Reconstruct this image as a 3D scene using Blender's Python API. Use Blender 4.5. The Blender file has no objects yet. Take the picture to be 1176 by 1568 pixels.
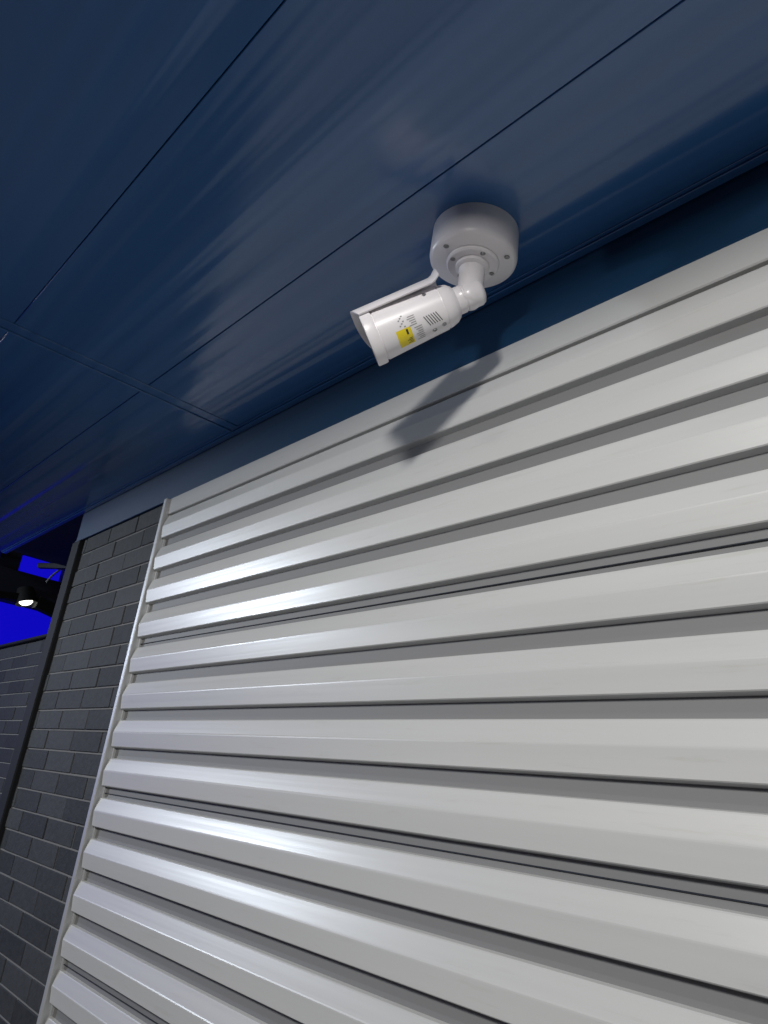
import bpy, bmesh, math, random
from mathutils import Vector, Matrix
random.seed(4)
S=bpy.context.scene
S.view_settings.view_transform='Standard'
try: S.view_settings.look='None'
except: pass
S.view_settings.exposure=0

# ---------------- helpers ----------------
def mat(name, col=(.5,.5,.5), rough=.5, metal=0., coat=0., spec=.5, emis=None, es=0):
    m=bpy.data.materials.new(name); m.use_nodes=True
    b=m.node_tree.nodes['Principled BSDF']
    b.inputs['Base Color'].default_value=(*col,1); b.inputs['Roughness'].default_value=rough
    b.inputs['Metallic'].default_value=metal; b.inputs['Coat Weight'].default_value=coat
    b.inputs['Specular IOR Level'].default_value=spec
    if emis:
        b.inputs['Emission Color'].default_value=(*emis,1); b.inputs['Emission Strength'].default_value=es
    return m
def nn(m,t,**k):
    n=m.node_tree.nodes.new(t)
    for a,v in k.items(): setattr(n,a,v)
    return n
def lk(m,a,b): m.node_tree.links.new(a,b)
def noise(m,scale=(1,1,1),s=1.,detail=4,rough=.5):
    tc=nn(m,'ShaderNodeTexCoord'); mp=nn(m,'ShaderNodeMapping'); n=nn(m,'ShaderNodeTexNoise')
    mp.inputs['Scale'].default_value=scale
    lk(m,tc.outputs['Object'],mp.inputs['Vector']); lk(m,mp.outputs[0],n.inputs['Vector'])
    n.inputs['Scale'].default_value=s; n.inputs['Detail'].default_value=detail; n.inputs['Roughness'].default_value=rough
    return n
def ramp(m,fac,p):
    r=nn(m,'ShaderNodeValToRGB'); cr=r.color_ramp
    cr.elements[0].position=p[0][0]; cr.elements[0].color=(*p[0][1],1)
    cr.elements[1].position=p[-1][0]; cr.elements[1].color=(*p[-1][1],1)
    for q in p[1:-1]:
        e=cr.elements.new(q[0]); e.color=(*q[1],1)
    lk(m,fac,r.inputs[0]); return r
def bsdf(m): return m.node_tree.nodes['Principled BSDF']
def bump(m,h,dist,strength=1.,prev=None):
    b=nn(m,'ShaderNodeBump'); b.inputs['Distance'].default_value=dist; b.inputs['Strength'].default_value=strength
    lk(m,h,b.inputs['Height'])
    if prev: lk(m,prev.outputs[0],b.inputs['Normal'])
    lk(m,b.outputs[0],bsdf(m).inputs['Normal']); return b
def obj(name,bm,m=None,parent=None,smooth=False,angle=None):
    me=bpy.data.meshes.new(name); bmesh.ops.recalc_face_normals(bm,faces=bm.faces); bm.to_mesh(me); bm.free()
    o=bpy.data.objects.new(name,me); S.collection.objects.link(o)
    if m:
        for x in (m if isinstance(m,list) else [m]): me.materials.append(x)
    if parent: o.parent=parent
    if smooth:
        for p in me.polygons: p.use_smooth=True
        if angle:
            md=o.modifiers.new('es','EDGE_SPLIT'); md.split_angle=math.radians(angle)
    return o
def empty(name):
    o=bpy.data.objects.new(name,None); S.collection.objects.link(o); return o
def bx(bm,x0,x1,y0,y1,z0,z1,bev=0):
    b2=bmesh.new(); bmesh.ops.create_cube(b2,size=1)
    for v in b2.verts:
        v.co=Vector(((x0+x1)/2+v.co.x*(x1-x0),(y0+y1)/2+v.co.y*(y1-y0),(z0+z1)/2+v.co.z*(z1-z0)))
    if bev: bmesh.ops.bevel(b2,geom=b2.edges[:],offset=bev,segments=1,affect='EDGES')
    t=bpy.data.meshes.new('t'); b2.to_mesh(t); b2.free(); bm.from_mesh(t); bpy.data.meshes.remove(t)
def box(name,x0,x1,y0,y1,z0,z1,m,parent=None,bev=0):
    bm=bmesh.new(); bx(bm,x0,x1,y0,y1,z0,z1,bev); return obj(name,bm,m,parent)
def frame(d):
    d=d.normalized(); up=Vector((0,0,1))
    if abs(d.z)>.99: up=Vector((0,1,0))
    s=d.cross(up).normalized(); u=s.cross(d).normalized(); return d,s,u
def lathe(name,o,d,prof,m,parent,n=64,angle=35):
    d,s,u=frame(d); bm=bmesh.new(); rings=[]
    for t,r in prof:
        if r<1e-6: rings.append([bm.verts.new(o+d*t)])
        else: rings.append([bm.verts.new(o+d*t+(s*math.cos(2*math.pi*i/n)+u*math.sin(2*math.pi*i/n))*r) for i in range(n)])
    for a,b in zip(rings,rings[1:]):
        for i in range(n):
            j=(i+1)%n
            if len(a)==1 and len(b)==1: continue
            if len(a)==1: bm.faces.new((a[0],b[i],b[j]))
            elif len(b)==1: bm.faces.new((a[i],a[j],b[0]))
            else: bm.faces.new((a[i],a[j],b[j],b[i]))
    return obj(name,bm,m,parent,True,angle)

# ---------------- camera ----------------
cz=Vector((.733,-.5885,-.3628)).normalized(); cx=Vector((.6517,.7438,.1244)); cx=(cx-cz*cx.dot(cz)).normalized(); cy=cz.cross(cx)
cd=bpy.data.cameras.new('Camera'); cam=bpy.data.objects.new('Camera',cd); S.collection.objects.link(cam)
cam.matrix_world=Matrix(((cx.x,cy.x,cz.x,0),(cx.y,cy.y,cz.y,0),(cx.z,cy.z,cz.z,0),(0,0,0,1)))
cd.sensor_fit='VERTICAL'; cd.sensor_height=24; cd.lens=24*1190/1568; cd.clip_start=.02; cd.clip_end=3000
S.camera=cam

# ---------------- dims ----------------
CZ=.857; WY=.819; FB=.745; GZ=-1.5; CF=-.06
# ---------------- materials ----------------
mceil=mat('blue_painted_steel',(.02,.05,.115),.2,0,.6)
bsdf(mceil).inputs['Coat Roughness'].default_value=.12
w=noise(mceil,(.12,9,1),2.0,1.5)
bump(mceil,w.outputs[0],.017,.7)
c=ramp(mceil,w.outputs[0],[(.35,(.032,.118,.31)),(.65,(.042,.14,.35))]); lk(mceil,c.outputs[0],bsdf(mceil).inputs['Base Color'])
mfas=mat('blue_trim_paint',(.009,.045,.105),.4,0,.1)
mgap=mat('dark_gap',(.006,.01,.02),.7)
msh=mat('shutter_paint',(.56,.56,.55),.36,.0,.0)
n1=noise(msh,(.35,6,6),2.0,5); n2=noise(msh,(.15,1,14),9,2); n3=noise(msh,(2,2,30),3,6,.7)
c=ramp(msh,n1.outputs[0],[(.25,(.52,.525,.515)),(.75,(.59,.59,.575))])
c3=ramp(msh,n3.outputs[0],[(.30,(.90,.89,.86)),(.42,(1,1,1))])
mm=nn(msh,'ShaderNodeMix',data_type='RGBA',blend_type='MULTIPLY'); mm.inputs['Factor'].default_value=.7
lk(msh,c.outputs[0],mm.inputs['A']); lk(msh,c3.outputs[0],mm.inputs['B']); lk(msh,mm.outputs['Result'],bsdf(msh).inputs['Base Color'])
rr=ramp(msh,n2.outputs[0],[(.3,(.28,)*3),(.75,(.37,)*3)]); lk(msh,rr.outputs[0],bsdf(msh).inputs['Roughness'])
bump(msh,n2.outputs[0],.0003,.35)
mgrooveshade=mat('shutter_groove_shade',(.19,.19,.19),.6)  # recess shade painted into the groove backs as a darker grey
mrail=mat('aluminium_rail',(.50,.51,.52),.4,.3)
mwhite=mat('white_plastic',(.84,.81,.83),.33,0,.1)
mscrew=mat('screw_steel',(.35,.35,.36),.35,.8)
mblackl=mat('black_ink',(.03,.03,.03),.6)
mgreyl=mat('grey_ink',(.30,.30,.30),.6)
myel=mat('yellow_label',(.85,.68,.02),.45)
mblk=mat('black_metal',(.010,.011,.013),.7,spec=.2)
mglass=mat('lens_glass',(.01,.01,.012),.05)
mbr=mat('slate_brick',(.06,.065,.07),.7,spec=.3)
at=nn(mbr,'ShaderNodeAttribute',attribute_name='tone'); nb=noise(mbr,(1,1,1),60,6,.65)
mx=nn(mbr,'ShaderNodeMath',operation='MULTIPLY_ADD'); lk(mbr,nb.outputs[0],mx.inputs[0]); mx.inputs[1].default_value=.7
lk(mbr,at.outputs['Fac'],mx.inputs[2])
c=ramp(mbr,mx.outputs[0],[(.2,(.014,.016,.017)),(1.0,(.056,.060,.062))]); lk(mbr,c.outputs[0],bsdf(mbr).inputs['Base Color'])
bump(mbr,nb.outputs[0],.004,.6)
mmor=mat('mortar',(.19,.19,.19),.9)

# ---------------- ceiling ----------------
ceil=empty('soffit_ceiling')
ys=[CF,.2466,.553,.819]
xs=[(-3.6,-1.652),(-1.618,3.0)]
g=.0016
for k,(x0,x1) in enumerate(xs):
    for i in range(len(ys)-1):
        box('panel_%d_%d'%(k,i),x0,x1,ys[i]+g/2,ys[i+1]-g/2,CZ,CZ+.02,mceil,ceil,.0009)
box('backing',-3.62,3.02,CF-.02,WY+.3,CZ+.021,CZ+.05,mgap,ceil)
box('cross_trim',-1.651,-1.619,CF,WY-.02,CZ-.002,CZ+.019,mceil,ceil,.0012)
box('cross_trim_lip',-1.66,-1.652,CF,WY-.02,CZ-.005,CZ+.019,mceil,ceil,.001)
box('wall_trim',-3.6,3,WY-.017,WY-.002,CZ-.005,CZ-.0005,mceil,ceil,.001)
box('wall_trim_lip',-3.6,3,WY-.024,WY-.0185,CZ-.0025,CZ-.0003,mceil,ceil,.0006)
box('front_fascia',-3.62,3.02,CF-.06,CF-.022,CZ,CZ+.25,mfas,ceil,.003)
fas=empty('wall_fascia')
box('fascia_board',-2.70,3,WY,WY+.05,FB,CZ-.0005,mfas,fas,.0015)
box('fascia_return',-2.70,3,WY-.003,WY-.0005,FB-.001,FB+.004,mfas,fas,.0008)

# ---------------- shutter ----------------
shut=empty('roller_shutter')
P=.0919; base=[(.0085,0),(.0108,.0125),(.0122,.0142),(.0430,.0180),(.0450,.0180),(.0470,.0171),(.0735,.0098),(.0753,.0085),(.0770,.001),(.0834,0)]
YB=WY+.006
bm=bmesh.new(); L=[]
for k in range(-20,6):
    z=.154+k*P
    for i,(a,o) in enumerate(base): L.append((z+a,YB-o,i))
X0,X1=-1.958,3.0
nx=24; cols=[]
for j in range(nx+1):
    x=X0+(X1-X0)*j/nx
    cols.append([bm.verts.new((x,y+ (0.0006*math.sin(x*3.1+z*9)),z)) for z,y,i in L])
for j in range(nx):
    for q in range(len(L)-1):
        f=bm.faces.new((cols[j][q],cols[j+1][q],cols[j+1][q+1],cols[j][q+1]))
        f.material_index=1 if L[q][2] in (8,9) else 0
obj('corrugated_slats',bm,[msh,mgrooveshade],shut)
for k in (-14,-10,-6,-2,2):
    z=.154+k*P
    box('sheet_lap_%d'%k,X0,X1,YB-.0028,YB-.001,z-.0060,z-.0046,mgap,shut)
ztop=L[-1][0]
box('head_bar',X0-.01,X1,WY-.006,WY+.03,ztop-.002,FB-.0015,msh,shut,.002)
box('guide_rail',-1.983,-1.966,WY-.016,WY+.03,GZ,FB-.002,mrail,shut,.002)
box('guide_rail_channel',-1.9655,-1.957,WY+.0,WY+.03,GZ,FB-.002,mrail,shut,.001)
box('backing_sheet',X0,X1,YB+.02,YB+.03,GZ,FB,mgrooveshade,shut)

# ---------------- bricks ----------------
def brickwall(name,x0,x1,y,ztop,zbot,bl,bh,gap=.0044):
    e=empty(name)
    bm=bmesh.new(); tones=[]
    r=0; z=ztop
    while z>zbot:
        off=(random.choice([.33,.5,.62]) if r%2 else random.choice([.0,.12,.85]))*bl
        x=x1+off
        while x>x0:
            a=max(x-bl+gap,x0); b=min(x,x1)
            if b-a>.012:
                n0=len(bm.faces); dy=random.uniform(-.0015,.0015)
                bx(bm,a,b,y+dy,y+.04,z-bh+gap,z+random.uniform(-.0006,.0006),.0018)
                tones.append((n0,random.uniform(0,.5)))
            x-=bl
        z-=bh; r+=1
    me_n=len(bm.faces)
    o=obj('bricks',bm,mbr,e)
    att=o.data.attributes.new('tone','FLOAT','FACE')
    vals=[0.]*me_n
    for i,(s,t) in enumerate(tones):
        en=tones[i+1][0] if i+1<len(tones) else me_n
        for q in range(s,en): vals[q]=t
    att.data.foreach_set('value',vals)
    box('mortar',x0,x1,y+.003,y+.06,zbot,ztop,mmor,e)
    return e
brickwall('brick_pier',-2.625,-1.985,WY+.004,FB-.003,GZ,.205,.0575)
far=brickwall('brick_wall',-8,-2.72,1.05,.520,GZ,.205,.0575)
box('coping',-8,-2.72,1.03,1.12,.521,.535,mblk,far,.003)
box('corner_post',-2.70,-2.627,WY-.01,1.02,GZ,FB-.003,mblk,empty('steel_post'),.004)

# ---------------- ground ----------------
mgr=mat('concrete_ground',(.22,.22,.215),.8)
n=noise(mgr,(1,1,1),3,8,.6); c=ramp(mgr,n.outputs[0],[(.3,(.20,.20,.20)),(.7,(.30,.30,.29))]); lk(mgr,c.outputs[0],bsdf(mgr).inputs['Base Color'])
bm=bmesh.new(); vs=[bm.verts.new(p) for p in ((-800,-800,GZ),(800,-800,GZ),(800,800,GZ),(-800,800,GZ))]; bm.faces.new(vs); obj('ground',bm,mgr)

# ---------------- far-left background ----------------
mblue=mat('blue_led_panel',(.0,.0,.1),.5,emis=(.004,.002,.50),es=1.)
fac=empty('blue_lit_building')
box('lit_wall',-14,-13.6,-9,14,GZ,9,mblue,fac)
def beam(name,a,b,t,m,parent,t2=None):
    d,s,u=frame(b-a); bm=bmesh.new(); L_=(b-a).length; t2=t2 or t
    vv=[]
    for q in (0,L_):
        for i,j in ((-1,-1),(1,-1),(1,1),(-1,1)): vv.append(bm.verts.new(a+d*q+s*t*i/2+u*t2*j/2))
    for f in ((0,1,2,3),(4,5,6,7),(0,1,5,4),(1,2,6,5),(2,3,7,6),(3,0,4,7)): bm.faces.new([vv[i] for i in f])
    return obj(name,bm,m,parent)
can=empty('steel_canopy_frame')
mdk=mat('dark_blue_steel',(.014,.016,.035),.5)
beam('main_beam',Vector((-5.0,.2,1.0)),Vector((-5.0,4,1.0)),.10,mdk,can,.19)
beam('top_beam',Vector((-5.05,.2,1.46)),Vector((-5.05,4,1.46)),.10,mdk,can,.46)
beam('stud_a',Vector((-5.02,1.53,1.0)),Vector((-5.02,1.53,1.4)),.07,mdk,can)
beam('stud_b',Vector((-5.02,1.16,1.0)),Vector((-5.02,1.16,1.4)),.12,mdk,can)
beam('cross_rail',Vector((-4.96,1.33,1.16)),Vector((-4.5,1.60,1.16)),.03,mdk,can)
beam('post',Vector((-5.0,3.9,GZ)),Vector((-5.0,3.9,1.6)),.12,mdk,can)
beam('post_b',Vector((-5.0,.25,GZ)),Vector((-5.0,.25,1.6)),.12,mdk,can)
beam('purlin',Vector((-4.2,1.0,1.15)),Vector((-9,1.0,1.30)),.07,mdk,can)
cu=bpy.data.curves.new('cable','CURVE'); cu.dimensions='3D'; cu.bevel_depth=.006
sp=cu.splines.new('POLY'); sp.points.add(12)
for i in range(13):
    t=i/12; sp.points[i].co=(-4.9,1.38+.22*t,1.06+.14*math.sin(t*2.6)**.8,1)
cu.materials.append(mrail); co=bpy.data.objects.new('cable',cu); S.collection.objects.link(co); co.parent=can
sl=empty('spot_light')
mem=mat('lamp_glow',(1,1,1),.4,emis=(1,.97,.85),es=3)
q=Vector((-4.88,1.27,.985)); ld=Vector((.25,.25,-1))
lathe('shade',q,ld,[(0,.0),(0,.045),(.02,.05),(.09,.062),(.095,.060),(.03,.03)],mblk,sl,28)
lathe('bulb',q,ld,[(.03,.0),(.04,.03),(.085,.038),(.096,.028),(.102,0)],mem,sl,24)
beam('bracket',q,Vector((-5.0,1.33,1.0)),.03,mblk,sl)
beam('arm',q+Vector((.02,-.02,-.06)),q+Vector((.03,-.28,-.10)),.04,mblk,sl)
beam('driver_box',q+Vector((.04,.07,-.07)),q+Vector((.04,.22,-.10)),.07,mblk,sl)

# ---------------- security camera ----------------
sc=empty('security_camera')
C=Vector((-.704,.674,CZ)); dn=Vector((0,0,-1))
lathe('junction_box',C,dn,[(0,.0),(0,.0665),(.047,.0675),(.053,.0662),(.0565,.062),(.057,.0)],mwhite,sc,96,40)
lathe('mount_plate',C,dn,[(.0565,0),(.0565,.0405),(.0605,.0405),(.063,.038),(.063,.0)],mwhite,sc,72)
lathe('swivel_collar',C,dn,[(.063,0),(.063,.026),(.068,.0255),(.071,.021),(.071,0)],mwhite,sc,48)
lathe('neck',C,dn,[(.07,0),(.07,.0205),(.105,.0198),(.118,.0205),(.128,.0195),(.134,.015),(.137,0)],mwhite,sc,48,50)
def screw(name,p,d,r):
    lathe(name,p,d,[(0,0),(0,r*1.35),(.0004,r*1.35),(.0004,r*1.2)],mgreyl,sc,20)
    lathe(name+'_head',p,d,[(0,0),(0,r),(.0012,r*.9),(.0014,r*.35),(.0004,r*.3),(.0004,0)],mscrew,sc,20)
for i in range(3):
    a=math.radians(25+120*i); screw('box_screw_%d'%i,C+Vector((math.cos(a)*.054,math.sin(a)*.054,-.057)),dn,.0032)
for i in range(4):
    a=math.radians(70+90*i); screw('plate_screw_%d'%i,C+Vector((math.cos(a)*.0335,math.sin(a)*.0335,-.063)),dn,.003)
screw('neck_screw',C+Vector((-.0105,-.0172,-.085)),Vector((-.52,-.85,0)),.002)
E=C+Vector((0,0,-.118))
D=Vector((-.73,-.535,-.455)).normalized(); d,s,u=frame(D)
lathe('elbow_knuckle',E-D*.023,D,[(0,0),(0,.011),(.003,.0175),(.008,.0205),(.03,.0205),(.031,.019),(.033,.019),(.034,.021),(.044,.021),(.048,.018)],mwhite,sc,48,50)
B=E+D*.019
lathe('body',B,D,[(0,0),(0,.018),(.004,.0245),(.010,.0295),(.018,.032),(.024,.0335),(.0245,.0325),(.0262,.0325),(.0267,.034),(.128,.0402),(.1285,.0390),(.130,.0390),(.1305,.0423),(.133,.0433),(.1455,.0436),(.147,.0426),(.147,.037),(.139,.036),(.139,0)],mwhite,sc,96,28)
lathe('lens_window',B,D,[(.1395,0),(.1395,.035),(.1405,.035),(.1405,0)],mglass,sc,48)
def bp(t,a,off):
    vd=(B+D*.08).normalized()*-1; f=(vd-D*vd.dot(D)).normalized(); dnv=D.cross(f)
    if dnv.z>0: dnv=-dnv
    r=.034+(t-.0267)/(.128-.0267)*(.0402-.034)+off
    return B+D*t+(f*math.cos(a)+dnv*math.sin(a))*r
def patch(name,t0,t1,a0,a1,off,m,skew=0):
    bm=bmesh.new(); n=8; R=[]
    for j in range(n+1):
        a=math.radians(a0+(a1-a0)*j/n); sk=skew*j/n
        R.append([bm.verts.new(bp(t0+sk,a,off)),bm.verts.new(bp(t1+sk,a,off))])
    for j in range(n): bm.faces.new((R[j][0],R[j][1],R[j+1][1],R[j+1][0]))
    return obj(name,bm,m,sc)
patch('yellow_label',.083,.106,9,52,.0004,myel)
patch('yellow_label_text',.088,.091,12,24,.0007,mblackl)
for i in range(4): patch('yellow_label_line_%d'%i,.085,.090+.003*(i%2),34+i*4,35.3+i*4,.0007,mblackl)
for i in range(6): patch('hatch_%d'%i,.040+i*.0038,.0413+i*.0038,2,28,.0004,mblackl,-.006)
for i in range(5):
    a=-12+i*5
    patch('text_%d'%i,.072,.072+random.uniform(.008,.014),a,a+1.8,.0004,mgreyl)
for i in range(7): patch('textb_%d'%i,.066,.078-.002*(i%3),16+i*5.5,17.6+i*5.5,.0004,mgreyl)
for i in range(7): patch('icon_%d'%i,.089+.003*(i%3),.0915+.003*(i%3),-20+i*4,-17.5+i*4,.0005,mgreyl)
for i,(t,a) in enumerate(((.05,46),(.034,42),(.046,-52))):
    p=bp(t,math.radians(a),0); ax=(p-(B+D*t)).normalized(); screw('body_screw_%d'%i,p,ax,.0026)
# sunshield
bm=bmesh.new(); N=36
def shp(t,fr,th):
    a=math.radians(-74+148*fr)
    R=.0450+th
    return B+D*t+(u*math.cos(a)+s*math.sin(a))*R+u*.0010
ts=[.016,.024,.030,.09,.144,.157]
grid=[]
for t in ts:
    row=[]
    for j in range(N+1):
        fr=j/N; edge=abs(fr-.5)*2
        tt=t
        if t>=.144: tt=t-(.011*edge**3)
        lift=0.009 if t<.02 else (.002 if t<.027 else 0)
        row.append((bm.verts.new(shp(tt,fr,lift)),bm.verts.new(shp(tt,fr,.0026+lift))))
    grid.append(row)
for a,b in zip(grid,grid[1:]):
    for j in range(N):
        for k in (0,1): bm.faces.new((a[j][k],a[j+1][k],b[j+1][k],b[j][k]))
for row in (grid[0],grid[-1]):
    for j in range(N): bm.faces.new((row[j][0],row[j+1][0],row[j+1][1],row[j][1]))
for j in (0,N):
    for a,b in zip(grid,grid[1:]): bm.faces.new((a[j][0],a[j][1],b[j][1],b[j][0]))
obj('sunshield',bm,mwhite,sc,True,40)
beam('shield_post',B+D*.05+u*.03,B+D*.05+u*.0445,.012,mwhite,sc)
beam('shield_post_front',B+D*.11+u*.03,B+D*.11+u*.0445,.012,mwhite,sc)

# ---------------- flood lights (night lighting) ----------------
def flood(name,pos,target,size,watt,col,spread=180):
    e=empty(name); d=(target-pos).normalized()
    la=bpy.data.lights.new(name+'_light','AREA'); la.shape='SQUARE'; la.size=size; la.energy=watt; la.color=col
    la.spread=math.radians(spread)
    lo=bpy.data.objects.new('lamp',la); S.collection.objects.link(lo); lo.parent=e
    lo.location=pos+d*.01; lo.rotation_euler=d.to_track_quat('-Z','Y').to_euler()
    beam('housing',pos-d*.08,pos,size*1.15,mblk,e)
    beam('mast',Vector((pos.x,pos.y,GZ))-d*.15,Vector((pos.x,pos.y,pos.z+.1))-d*.15,.06,mblk,e)
flood('flood_light',Vector((.42,-1.12,.98)),Vector((-1.2,.8,.1)),.20,37,(1,.98,.95))
flood('flood_light',Vector((-4.7,-1.3,.84)),Vector((-1.5,.8,.45)),.2,42,(.82,.91,1))
flood('flood_light',Vector((-1.5,-3.0,1.85)),Vector((-.6,.8,-.2)),.5,32,(1,.98,.94))

# ---------------- world ----------------
W=bpy.data.worlds.new('World'); S.world=W; W.use_nodes=True
nt=W.node_tree; bg=nt.nodes['Background']; sk=nt.nodes.new('ShaderNodeTexSky'); sk.sky_type='NISHITA'; sk.sun_disc=False
sk.sun_elevation=math.radians(-2); sk.sun_rotation=math.radians(150)
nt.links.new(sk.outputs[0],bg.inputs[0]); bg.inputs[1].default_value=.15
